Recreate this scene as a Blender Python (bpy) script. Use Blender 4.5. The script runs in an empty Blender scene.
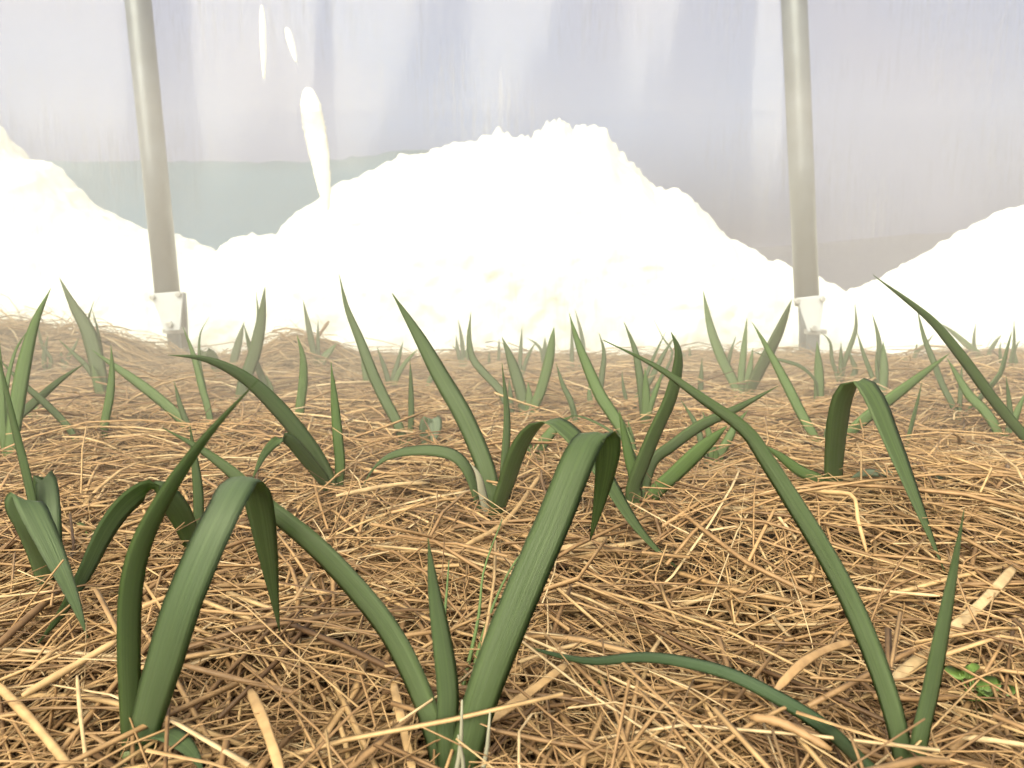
import bpy, math, random
import numpy as np
from mathutils import Vector, noise
random.seed(7)
RNG = np.random.default_rng(11)
S = bpy.context.scene
COL = S.collection

# ------------------------------------------------------------------ camera
CAM_H = 0.20; PITCH = math.radians(9.8); FPX = 803.0
cd = bpy.data.cameras.new('camera'); cam = bpy.data.objects.new('camera', cd); COL.objects.link(cam)
cam.location = (0, 0, CAM_H); cam.rotation_euler = (math.radians(90) - PITCH, 0, 0)
cd.sensor_width = 36; cd.lens = 36 * FPX / 1024; cd.clip_start = 0.02; cd.clip_end = 500
cd.dof.use_dof = True; cd.dof.focus_distance = 0.46; cd.dof.aperture_fstop = 20
S.camera = cam

# ------------------------------------------------------------------ exposure, sky, sun
S.view_settings.view_transform = 'Standard'; S.view_settings.look = 'None'
S.view_settings.gamma = 1; S.view_settings.use_curve_mapping = False
S.view_settings.exposure = 0.0
S.cycles.use_denoising = True
S.cycles.max_bounces = 8; S.cycles.diffuse_bounces = 3; S.cycles.transparent_max_bounces = 12
S.cycles.volume_bounces = 0
S.cycles.sample_clamp_indirect = 6

world = bpy.data.worlds.new('world'); S.world = world; world.use_nodes = True
wt = world.node_tree; wt.nodes.clear()
def N(t, typ, **kw):
    n = t.nodes.new(typ)
    for k, v in kw.items():
        if hasattr(n, k): setattr(n, k, v)
        else: n.inputs[k].default_value = v
    return n
def ramp(t, stops, interp='LINEAR'):
    r = t.nodes.new('ShaderNodeValToRGB'); r.color_ramp.interpolation = interp
    e = r.color_ramp.elements
    while len(e) < len(stops): e.new(0.5)
    for i, (p, c) in enumerate(stops):
        e[i].position = p; e[i].color = (*c, 1) if len(c) == 3 else c
    return r
g = N(wt, 'ShaderNodeTexCoord'); sx = N(wt, 'ShaderNodeSeparateXYZ'); wt.links.new(g.outputs['Generated'], sx.inputs[0])
rp = ramp(wt, [(0.0, (.55, .50, .45)), (0.47, (.40, .37, .38)), (0.505, (.15, .15, .215)), (0.535, (.23, .28, .41)), (0.57, (.35, .46, .68)), (0.65, (.54, .57, .70)), (0.76, (.9, .9, .95)), (1.0, (1.35, 1.28, 1.15))])
mp = N(wt, 'ShaderNodeMath', operation='MULTIPLY_ADD'); mp.inputs[1].default_value = .5; mp.inputs[2].default_value = .5
wt.links.new(sx.outputs[2], mp.inputs[0]); wt.links.new(mp.outputs[0], rp.inputs[0])
nz = N(wt, 'ShaderNodeTexNoise'); nz.inputs['Scale'].default_value = 3.2; nz.inputs['Detail'].default_value = 2
wt.links.new(g.outputs['Generated'], nz.inputs[0])
cr = ramp(wt, [(0.40, (0, 0, 0)), (0.70, (.75, .75, .75))]); wt.links.new(nz.outputs[0], cr.inputs[0])
mx = N(wt, 'ShaderNodeMix', data_type='RGBA'); mx.inputs[7].default_value = (.56, .55, .64, 1)
wt.links.new(cr.outputs[0], mx.inputs[0]); wt.links.new(rp.outputs[0], mx.inputs[6])
bg = N(wt, 'ShaderNodeBackground'); bg.inputs[1].default_value = 1.0
wt.links.new(mx.outputs[2], bg.inputs[0])
wo = N(wt, 'ShaderNodeOutputWorld'); wt.links.new(bg.outputs[0], wo.inputs[0])

sd = bpy.data.lights.new('sun', 'SUN'); sun = bpy.data.objects.new('sun', sd); COL.objects.link(sun)
sd.energy = 11.5; sd.angle = math.radians(70); sd.color = (1.0, .90, .66)
_d = Vector((0.45, 1.0, -0.95))        # from behind the viewer's left shoulder
sun.rotation_euler = _d.to_track_quat('-Z', 'Y').to_euler(); sun.location = (-1, -2, 3)

# ------------------------------------------------------------------ geometry of the place
FILM_Y = 1.62; POLE_Y = 1.55
def ray(px, py):
    c, s = math.cos(PITCH), math.sin(PITCH)
    u = (px - 512) / FPX; v = (384 - py) / FPX
    return Vector((u, c + v * s, -s + v * c))
def at(px, py, Y):
    r = ray(px, py); k = Y / r.y
    return Vector((r.x * k, Y, CAM_H + r.z * k))

def hf(x, y):
    """height of the straw surface (numpy friendly)"""
    def g(cx, cy, sx, sy, a): return a * np.exp(-((x - cx) / sx) ** 2 - ((y - cy) / sy) ** 2)
    h = 0.0
    h = h + g(-.70, 1.36, .075, .12, .062) + g(-.59, 1.47, .05, .12, -.020) + g(-.88, 1.34, .11, .15, .080) + g(-1.1, 1.3, .15, .2, .05) + g(-1.5, 1.3, .3, .3, .04)
    h = h + g(-.375, 1.38, .07, .10, .056) - .016 * np.clip((y - .8) / .6, 0, 1)
    h = h + g(.27, .545, .17, .07, .030) + g(.12, .44, .07, .05, -.018) + g(.40, .47, .12, .10, .014)
    h = h + g(.62, 1.1, .18, .15, .020) + g(.95, 1.2, .25, .2, .022)
    h = h + g(-.16, .36, .10, .06, .010) + g(-.02, .62, .12, .09, .012) + g(-.35, .62, .14, .1, .010)
    h = h + g(.15, .31, .07, .05, -.012) + g(.13, .415, .045, .03, -.014) + g(.235, .30, .03, .025, -.014) + g(-.10, .50, .04, .03, -.010) + g(-.02, .40, .03, .03, -.010)
    h = h + .0045 * np.sin(x * 13 + 1.1 + 2 * np.sin(y * 5)) * np.sin(y * 17 + .6) + .004 * np.clip((y - .6) / .4, 0, 1) * (np.sin(x * 21 + 2 * np.sin(y * 9)) * np.sin(y * 27 + x * 6) + .6 * np.sin(x * 43 - y * 30)) + .003 * np.sin(x * 31 + y * 19) + .002 * np.sin(x * 47 - y * 53 + 1)
    return h
def ground_hit(px, py, lift=0.0):
    r = ray(px, py); k = .1
    while k < 3:
        p = r * k
        if CAM_H + p.z <= float(hf(p.x, p.y)) + lift: break
        k += .002
    return Vector((p.x, p.y, float(hf(p.x, p.y))))

# ------------------------------------------------------------------ material helpers
def newmat(name):
    m = bpy.data.materials.new(name); m.use_nodes = True; m.node_tree.nodes.clear(); return m, m.node_tree
def bsdf(t, **kw):
    b = t.nodes.new('ShaderNodeBsdfPrincipled')
    for k, v in kw.items(): b.inputs[k.replace('_', ' ')].default_value = v
    o = t.nodes.new('ShaderNodeOutputMaterial'); t.links.new(b.outputs[0], o.inputs[0]); return b, o
def bump(t, b, src, strength, dist):
    bm = t.nodes.new('ShaderNodeBump'); bm.inputs['Strength'].default_value = strength; bm.inputs['Distance'].default_value = dist
    t.links.new(src, bm.inputs['Height']); t.links.new(bm.outputs[0], b.inputs['Normal'])

def mat_straw(name='straw'):
    m, t = newmat(name); b, o = bsdf(t, Roughness=.55)
    b.inputs['Specular IOR Level'].default_value = .35
    a = N(t, 'ShaderNodeAttribute', attribute_name='tone')
    r = ramp(t, [(0.0, (.095, .055, .028)), (.18, (.155, .095, .049)), (.40, (.255, .162, .082)), (.62, (.325, .215, .110)), (.84, (.375, .265, .138)), (1, (.42, .33, .205))])
    t.links.new(a.outputs['Fac'], r.inputs[0])
    tc = N(t, 'ShaderNodeTexCoord'); n = N(t, 'ShaderNodeTexNoise'); n.inputs['Scale'].default_value = 160; n.inputs['Detail'].default_value = 2
    t.links.new(tc.outputs['Object'], n.inputs[0])
    r2 = ramp(t, [(.3, (.74, .70, .66)), (.65, (1.05, 1.03, 1))]); t.links.new(n.outputs[0], r2.inputs[0])
    x = N(t, 'ShaderNodeMix', data_type='RGBA', blend_type='MULTIPLY'); x.inputs[0].default_value = 1
    t.links.new(r.outputs[0], x.inputs[6]); t.links.new(r2.outputs[0], x.inputs[7]); t.links.new(x.outputs[2], b.inputs['Base Color'])
    return m
def flat_mat(name, col, rough=.6, metal=0, nscale=60, var=.15, bmp=0.0):
    m, t = newmat(name); b, o = bsdf(t, Roughness=rough, Metallic=metal)
    tc = N(t, 'ShaderNodeTexCoord'); n = N(t, 'ShaderNodeTexNoise'); n.inputs['Scale'].default_value = nscale; n.inputs['Detail'].default_value = 4
    t.links.new(tc.outputs['Object'], n.inputs[0])
    r = ramp(t, [(.3, tuple(c * (1 - var) for c in col)), (.7, tuple(min(1, c * (1 + var)) for c in col))])
    t.links.new(n.outputs[0], r.inputs[0]); t.links.new(r.outputs[0], b.inputs['Base Color'])
    if bmp: bump(t, b, n.outputs[0], bmp, .004)
    return m
def mat_leaf(name, c_dark, c_light, c_under, tip=None, trans=.36):
    m, t = newmat(name)
    b = t.nodes.new('ShaderNodeBsdfPrincipled'); b.inputs['Roughness'].default_value = .46; b.inputs['Specular IOR Level'].default_value = .4
    uv = N(t, 'ShaderNodeUVMap', uv_map='UVMap'); mpn = N(t, 'ShaderNodeMapping'); mpn.inputs['Scale'].default_value = (46, 1.6, 1)
    t.links.new(uv.outputs[0], mpn.inputs[0])
    n = N(t, 'ShaderNodeTexNoise'); n.inputs['Scale'].default_value = 1.0; n.inputs['Detail'].default_value = 3
    t.links.new(mpn.outputs[0], n.inputs[0])
    r = ramp(t, [(.36, c_dark), (.64, c_light)]); t.links.new(n.outputs[0], r.inputs[0])
    sp = N(t, 'ShaderNodeSeparateXYZ'); t.links.new(uv.outputs[0], sp.inputs[0])
    # paler keel line and paler base of the blade
    kc = ramp(t, [(.44, (0, 0, 0)), (.50, (1, 1, 1)), (.56, (0, 0, 0))]); t.links.new(sp.outputs[0], kc.inputs[0])
    k1 = N(t, 'ShaderNodeMix', data_type='RGBA'); k1.inputs[7].default_value = (*[c * 1.35 for c in c_light], 1)
    km = N(t, 'ShaderNodeMath', operation='MULTIPLY'); km.inputs[1].default_value = .35
    t.links.new(kc.outputs[0], km.inputs[0]); t.links.new(km.outputs[0], k1.inputs[0]); t.links.new(r.outputs[0], k1.inputs[6])
    bc = ramp(t, [(0, (.75, .75, .75)), (.10, (.25, .25, .25)), (.35, (0, 0, 0))]); t.links.new(sp.outputs[1], bc.inputs[0])
    k2 = N(t, 'ShaderNodeMix', data_type='RGBA'); k2.inputs[7].default_value = (.12, .165, .055, 1)
    t.links.new(bc.outputs[0], k2.inputs[0]); t.links.new(k1.outputs[2], k2.inputs[6])
    last = k2.outputs[2]
    if tip:
        tr = ramp(t, [(.955, (0, 0, 0)), (.985, (1, 1, 1))]); t.links.new(sp.outputs[1], tr.inputs[0])
        k3 = N(t, 'ShaderNodeMix', data_type='RGBA'); k3.inputs[7].default_value = (*tip, 1)
        t.links.new(tr.outputs[0], k3.inputs[0]); t.links.new(last, k3.inputs[6]); last = k3.outputs[2]
    # the underside (second uv layer marks it) is waxier and greyer
    at_ = N(t, 'ShaderNodeAttribute', attribute_name='under')
    k4 = N(t, 'ShaderNodeMix', data_type='RGBA'); k4.inputs[7].default_value = (*c_under, 1)
    um = N(t, 'ShaderNodeMath', operation='MULTIPLY'); um.inputs[1].default_value = .55
    t.links.new(at_.outputs['Fac'], um.inputs[0]); t.links.new(um.outputs[0], k4.inputs[0]); t.links.new(last, k4.inputs[6]); last = k4.outputs[2]
    t.links.new(last, b.inputs['Base Color']); bump(t, b, n.outputs[0], .9, .0006)
    tl = t.nodes.new('ShaderNodeBsdfTranslucent')
    tcx = N(t, 'ShaderNodeMix', data_type='RGBA', blend_type='MULTIPLY'); tcx.inputs[0].default_value = 1; tcx.inputs[7].default_value = (2.5, 2.7, 1.2, 1)
    t.links.new(last, tcx.inputs[6]); t.links.new(tcx.outputs[2], tl.inputs[0])
    ms = t.nodes.new('ShaderNodeMixShader'); ms.inputs[0].default_value = trans
    t.links.new(b.outputs[0], ms.inputs[1]); t.links.new(tl.outputs[0], ms.inputs[2])
    o = t.nodes.new('ShaderNodeOutputMaterial'); t.links.new(ms.outputs[0], o.inputs[0]); return m

M_STRAW = mat_straw()
M_LEAF = mat_leaf('leaf_green', (.044, .076, .027), (.082, .128, .042), (.076, .112, .055))
M_LEAFL = mat_leaf('leaf_pale_backlit', (.066, .118, .034), (.112, .180, .054), (.095, .148, .062), trans=.36)  # lighter green, base colour raised to carry the backlight on farther leaves
M_LEAFB = mat_leaf('leaf_blue_green', (.052, .088, .040), (.092, .138, .060), (.094, .134, .078))
M_LEAFY = mat_leaf('leaf_yellow_tip', (.038, .075, .030), (.065, .115, .042), (.062, .10, .058), tip=(.50, .32, .06))
M_LEAFG = mat_leaf('leaf_grey', (.10, .14, .10), (.15, .19, .13), (.15, .19, .14))
M_STEM = flat_mat('stem_pale', (.18, .23, .10), .5)
M_DRY = flat_mat('dry_leaf', (.24, .24, .18), .7)
M_GALV = flat_mat('galvanised_steel', (.15, .17, .19), .36, .3, 30, .14)
M_PLATE = flat_mat('bracket_steel', (.50, .53, .54), .5, 0, 70, .06)
M_BOLT = flat_mat('bolt_steel', (.40, .40, .38), .4, .3, 80, .1)

def mesh_obj(name, V, F, mat, parent=None, loc=None, smooth=True):
    me = bpy.data.meshes.new(name)
    V = np.asarray(V, float)
    if loc is not None: V = V - np.array(loc)
    me.from_pydata([tuple(v) for v in V], [], F); me.materials.append(mat)
    if smooth: me.polygons.foreach_set('use_smooth', [True] * len(me.polygons))
    me.update()
    o = bpy.data.objects.new(name, me); COL.objects.link(o)
    if parent: o.parent = parent
    elif loc is not None: o.location = loc
    return o
def tag(o, label=None, cat=None, group=None, kind=None):
    if label: o['label'] = label
    if cat: o['category'] = cat
    if group: o['group'] = group
    if kind: o['kind'] = kind
    return o
def empty(name, loc):
    o = bpy.data.objects.new(name, None); COL.objects.link(o); o.location = loc; o.empty_display_size = .02; return o

# ------------------------------------------------------------------ ground under the straw
def grid(nx, ny, x0, x1, y0, y1, fz):
    X, Y = np.meshgrid(np.linspace(x0, x1, nx), np.linspace(y0, y1, ny)); Z = fz(X, Y)
    V = np.stack([X, Y, Z], -1).reshape(-1, 3)
    F = [(j * nx + i, j * nx + i + 1, (j + 1) * nx + i + 1, (j + 1) * nx + i) for j in range(ny - 1) for i in range(nx - 1)]
    return V, F
m, t = newmat('matted_straw_soil'); b, o_ = bsdf(t, Roughness=.9)
tc = N(t, 'ShaderNodeTexCoord'); mpn = N(t, 'ShaderNodeMapping'); mpn.inputs['Scale'].default_value = (60, 260, 60); mpn.inputs['Rotation'].default_value = (0, 0, .3)
t.links.new(tc.outputs['Object'], mpn.inputs[0])
n1 = N(t, 'ShaderNodeTexNoise'); n1.inputs['Scale'].default_value = 1; n1.inputs['Detail'].default_value = 6; t.links.new(mpn.outputs[0], n1.inputs[0])
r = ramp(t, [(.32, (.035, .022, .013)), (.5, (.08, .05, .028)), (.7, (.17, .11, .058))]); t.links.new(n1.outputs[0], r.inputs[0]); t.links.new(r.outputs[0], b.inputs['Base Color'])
bump(t, b, n1.outputs[0], .8, .01)
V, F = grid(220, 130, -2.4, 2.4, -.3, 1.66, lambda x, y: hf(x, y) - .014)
tag(mesh_obj('ground', V, F, m), kind='structure')

# ------------------------------------------------------------------ straws
def ribbon_block(P, W, Nn, hw, ht):
    """P (n,k,3) centre lines, W/Nn (n,k,3) width/normal, hw/ht (n,k) -> verts (n,k,4,3)"""
    a = P + W * hw[..., None]; c = P - W * hw[..., None]; b_ = P + Nn * ht[..., None]; d = P - Nn * ht[..., None]
    return np.stack([a, b_, c, d], 2)
def tube_faces(n, k, s=4):
    base = np.arange(n)[:, None, None] * (k * s); j = np.arange(k - 1)[None, :, None] * s; q = np.arange(s)[None, None, :]; q2 = (q + 1) % s
    f = np.stack([base + j + q, base + j + q2, base + j + s + q2, base + j + s + q], -1).reshape(-1, 4)
    b0 = np.arange(n) * k * s
    caps = np.concatenate([np.stack([b0 + 3, b0 + 2, b0 + 1, b0], -1), np.stack([b0 + (k - 1) * s + i for i in range(4)], -1)]) if s == 4 else None
    return np.concatenate([f, caps]) if caps is not None else f
def fast_mesh(name, V, F, mat, attrs=None, smooth=False):
    me = bpy.data.meshes.new(name); V = V.reshape(-1, 3)
    me.vertices.add(len(V)); me.vertices.foreach_set('co', V.astype(np.float32).ravel())
    me.loops.add(F.size); me.loops.foreach_set('vertex_index', F.astype(np.int32).ravel())
    me.polygons.add(len(F)); me.polygons.foreach_set('loop_start', (np.arange(len(F)) * F.shape[1]).astype(np.int32))
    me.update(calc_edges=True); me.validate()
    if smooth: me.polygons.foreach_set('use_smooth', np.ones(len(me.polygons), bool))
    for k, v in (attrs or {}).items():
        a = me.attributes.new(k, 'FLOAT', 'POINT'); a.data.foreach_set('value', v.astype(np.float32).ravel())
    me.materials.append(mat)
    o = bpy.data.objects.new(name, me); COL.objects.link(o); return o

def norm(a): return a / np.maximum(np.linalg.norm(a, axis=-1, keepdims=True), 1e-9)
def straw_batch(n, ylo, yhi, lmin, lmax, wmin, wmax, flat, curl, lift, layer, power=1.0, k=6, tilt=.12, dry_edge=.25, xr=None):
    y = ylo + (yhi - ylo) * RNG.random(n) ** power
    half = .12 + y * .68 + dry_edge
    x = (RNG.random(n) * 2 - 1) * half
    if xr: x = xr[0] + (xr[1] - xr[0]) * RNG.random(n)
    # lie of the straw: combed sideways at the back, down to the right on the front right mound
    flow = .10 * np.sin(x * 5 + y * 4) + .25 * np.sin(y * 7 + 1)
    wgt = np.exp(-((x - .30) / .18) ** 2 - ((y - .50) / .13) ** 2)
    flow = flow * (1 - wgt) + (-.70) * wgt
    spread = np.where(y > .85, .60, 1.45) * (1 - .6 * wgt)
    ang = flow + RNG.normal(0, 1, n) * spread
    L = lmin + (lmax - lmin) * RNG.random(n) ** 1.6
    s = np.linspace(-.5, .5, k)[None, :]
    bend = RNG.normal(0, curl, n)[:, None]
    kink = (RNG.random(n) < .22)[:, None] * RNG.normal(0, .7, n)[:, None]
    ks = (RNG.random(n) - .5)[:, None] * .7
    th = ang[:, None] + bend * s * 2 + kink * (s > ks)
    dx = np.cos(th) * L[:, None] / (k - 1); dy = np.sin(th) * L[:, None] / (k - 1)
    X = x[:, None] + np.cumsum(dx, 1) - dx.sum(1, keepdims=True) / 2; Y = y[:, None] + np.cumsum(dy, 1) - dy.sum(1, keepdims=True) / 2
    Y = np.clip(Y, -.2, 1.565)
    tl = RNG.normal(0, tilt, n)[:, None] * L[:, None] * s
    arch = np.abs(RNG.normal(0, lift, n))[:, None] * (1 - (2 * s) ** 2) * L[:, None]
    off = layer[0] + (layer[1] - layer[0]) * RNG.random(n)[:, None]
    Z = hf(X, Y) * .5 + hf(x, y)[:, None] * .5 + off + tl + arch
    P = np.stack([X, Y, Z], -1)
    T = norm(np.gradient(P, axis=1))
    up = np.zeros_like(P); up[..., 2] = 1
    roll = RNG.normal(0, .8, n)[:, None]
    A = norm(np.cross(T, up)); B = np.cross(A, T)
    rr = roll + RNG.normal(0, .35, n)[:, None] * s * 2
    W = A * np.cos(rr)[..., None] + B * np.sin(rr)[..., None]; Nn = np.cross(W, T)
    w = (wmin + (wmax - wmin) * RNG.random(n) ** 1.7)[:, None] * np.ones((1, k)) / 2
    w = w * (1 - .35 * RNG.random(n)[:, None] * (s + .5) ** 2)
    h = w * flat
    tone = np.clip(RNG.normal(.54, .27, n), 0, 1)
    return ribbon_block(P, W, Nn, w, h), np.repeat(tone, k * 4), k
parts = [
    straw_batch(10000, .16, 1.56, .07, .24, .0014, .0034, .30, .25, .04, (-.016, .003), .75),
    straw_batch(10000, .16, 1.56, .06, .22, .0013, .0028, .75, .15, .05, (-.012, .004), .75),
    straw_batch(9000, .75, 1.56, .04, .16, .0014, .0032, .5, .3, .06, (-.010, .004), .9),
    straw_batch(700, .16, .80, .05, .18, .0026, .0044, .18, .3, .05, (-.008, .006), 1.0, tilt=.10),
    straw_batch(6500, .16, .75, .07, .24, .0012, .0031, .30, .22, .05, (-.016, .006), 1.0, tilt=.18),
    straw_batch(10000, .16, .80, .03, .12, .0006, .0013, .5, .6, .08, (-.010, .007), 1.0, tilt=.32),
    straw_batch(4500, .75, 1.56, .03, .10, .0008, .0015, .5, .7, .15, (-.004, .008), .9, tilt=.3),
    straw_batch(1800, .78, 1.52, .06, .20, .0022, .0038, .4, .3, .08, (-.001, .007), 1.0, tilt=.2),
    straw_batch(260, 1.22, 1.46, .03, .09, .0007, .0013, .6, .9, .2, (-.004, .012), 1.0, tilt=.8, xr=(-1.05, -.72)),
    straw_batch(160, 1.28, 1.46, .03, .07, .0007, .0012, .6, .9, .2, (-.004, .010), 1.0, tilt=.7, xr=(-.62, -.30)),
    straw_batch(200, 1.1, 1.46, .03, .07, .0007, .0012, .6, .9, .2, (-.004, .010), 1.0, tilt=.6, xr=(.35, 1.05)),
]
VV, FF, TT, off = [], [], [], 0
for blk, tone, k in parts:
    n = blk.shape[0]; VV.append(blk.reshape(-1, 3)); FF.append(tube_faces(n, k) + off); TT.append(tone); off += n * k * 4
straw = fast_mesh('straw_mulch', np.concatenate(VV), np.concatenate(FF), M_STRAW, {'tone': np.concatenate(TT)})
tag(straw, 'thick golden brown straw mulch covering the whole bed', 'straw', kind='stuff')

# ------------------------------------------------------------------ smooth curves
def catmull(P, m):
    P = np.asarray(P, float); n = len(P)
    if n == 2:
        s = np.linspace(0, 1, m)[:, None]; return P[0] * (1 - s) + P[1] * s
    d = np.r_[0, np.cumsum(np.linalg.norm(np.diff(P, axis=0), axis=1) ** .5)]; d /= d[-1]
    tan = np.zeros_like(P)
    for i in range(n):
        a, c = max(0, i - 1), min(n - 1, i + 1); tan[i] = (P[c] - P[a]) / (d[c] - d[a])
    u = np.linspace(0, 1, m); out = []
    for q in u:
        i = min(n - 2, max(0, int(np.searchsorted(d, q, 'right') - 1))); h = d[i + 1] - d[i]; s = (q - d[i]) / h
        out.append((2 * s**3 - 3 * s**2 + 1) * P[i] + (s**3 - 2 * s**2 + s) * h * tan[i] + (-2 * s**3 + 3 * s**2) * P[i + 1] + (s**3 - s**2) * h * tan[i + 1])
    return np.array(out)

def leaf_mesh(P, axis, width, twist=0, vee=.13, blunt=0, thick=.0008, base_w=.78):
    """closed blade: P centre line (m,3); axis the across direction"""
    m = len(P); T = norm(np.gradient(P, axis=0))
    V = []; s = np.linspace(0, 1, m); L = np.r_[0, np.cumsum(np.linalg.norm(np.diff(P, axis=0), axis=1))]; s = L / L[-1]
    ax0 = np.array(axis, float); ax0 /= np.linalg.norm(ax0); Wp = None
    us = np.array([-1, -.55, 0, .55, 1.0])
    for i in range(m):
        W = ax0 - T[i] * ax0.dot(T[i])
        if Wp is not None: W = W + Wp * .35 * 0.5; W = W - T[i] * W.dot(T[i])
        W /= max(1e-6, np.linalg.norm(W)); Wp = W
        a = math.radians(twist) * s[i]; B = np.cross(T[i], W)
        W2 = W * math.cos(a) + B * math.sin(a); B2 = np.cross(T[i], W2)
        q = s[i]
        f = base_w + (1 - base_w) * min(1, q / .28) ** .8
        if q > .45: f *= max(0.0, 1 - ((q - .45) / .55) ** (1.35 + blunt * 2.0))
        hw = max(.00025, width / 2 * f)
        v = vee * hw * (1.2 - .5 * q)
        th = thick * min(1, hw / .002 + .15)
        ser = 1 + .012 * math.sin(i * 2.3)
        for u in us: V.append(P[i] + W2 * u * hw * ser - B2 * v * (1 - abs(u)) ** 1.2 + B2 * th * .5 * (1 - abs(u) * .8))
        for u in us[::-1][1:-1]: V.append(P[i] + W2 * u * hw - B2 * v * (1 - abs(u)) ** 1.2 - B2 * th * (1 - abs(u) * .6))
    F = []; c = 8
    for i in range(m - 1):
        for j in range(c): F.append((i * c + j, i * c + (j + 1) % c, (i + 1) * c + (j + 1) % c, (i + 1) * c + j))
    F.append(tuple(range(c))[::-1]); F.append(tuple((m - 1) * c + j for j in range(c)))
    U = []
    for i in range(m): U += [(.5 + .5 * u, s[i]) for u in us] + [(.5 + .5 * u, s[i]) for u in us[::-1][1:-1]]
    under = ([0] * 5 + [1] * 3) * m
    return np.array(V), F, U, under
def add_leaf(parent, P, axis, width, mat, **kw):
    base = np.array(parent.location)
    V, F, U, under = leaf_mesh(P, axis, width, **kw)
    o = mesh_obj('leaf', V, F, mat, parent, loc=base); o.location = (0, 0, 0)
    me = o.data; uvl = me.uv_layers.new(name='UVMap')
    for l in me.loops: uvl.data[l.index].uv = U[l.vertex_index]
    a = me.attributes.new('under', 'FLOAT', 'POINT'); a.data.foreach_set('value', [float(x) for x in under])
    return o

def tube(P, R, seg=10):
    P = np.asarray(P, float); T = norm(np.gradient(P, axis=0)); V = []; ref = np.array([0, 0, 1.0]) if abs(T[0][2]) < .8 else np.array([1.0, 0, 0])
    for i, p in enumerate(P):
        A = np.cross(T[i], ref); A /= np.linalg.norm(A); B = np.cross(T[i], A)
        for j in range(seg):
            a = 2 * math.pi * j / seg; V.append(p + (A * math.cos(a) + B * math.sin(a)) * R[i])
    F = [(i * seg + j, i * seg + (j + 1) % seg, (i + 1) * seg + (j + 1) % seg, (i + 1) * seg + j) for i in range(len(P) - 1) for j in range(seg)]
    F.append(tuple(range(seg))[::-1]); F.append(tuple((len(P) - 1) * seg + j for j in range(seg)))
    return V, F

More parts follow.
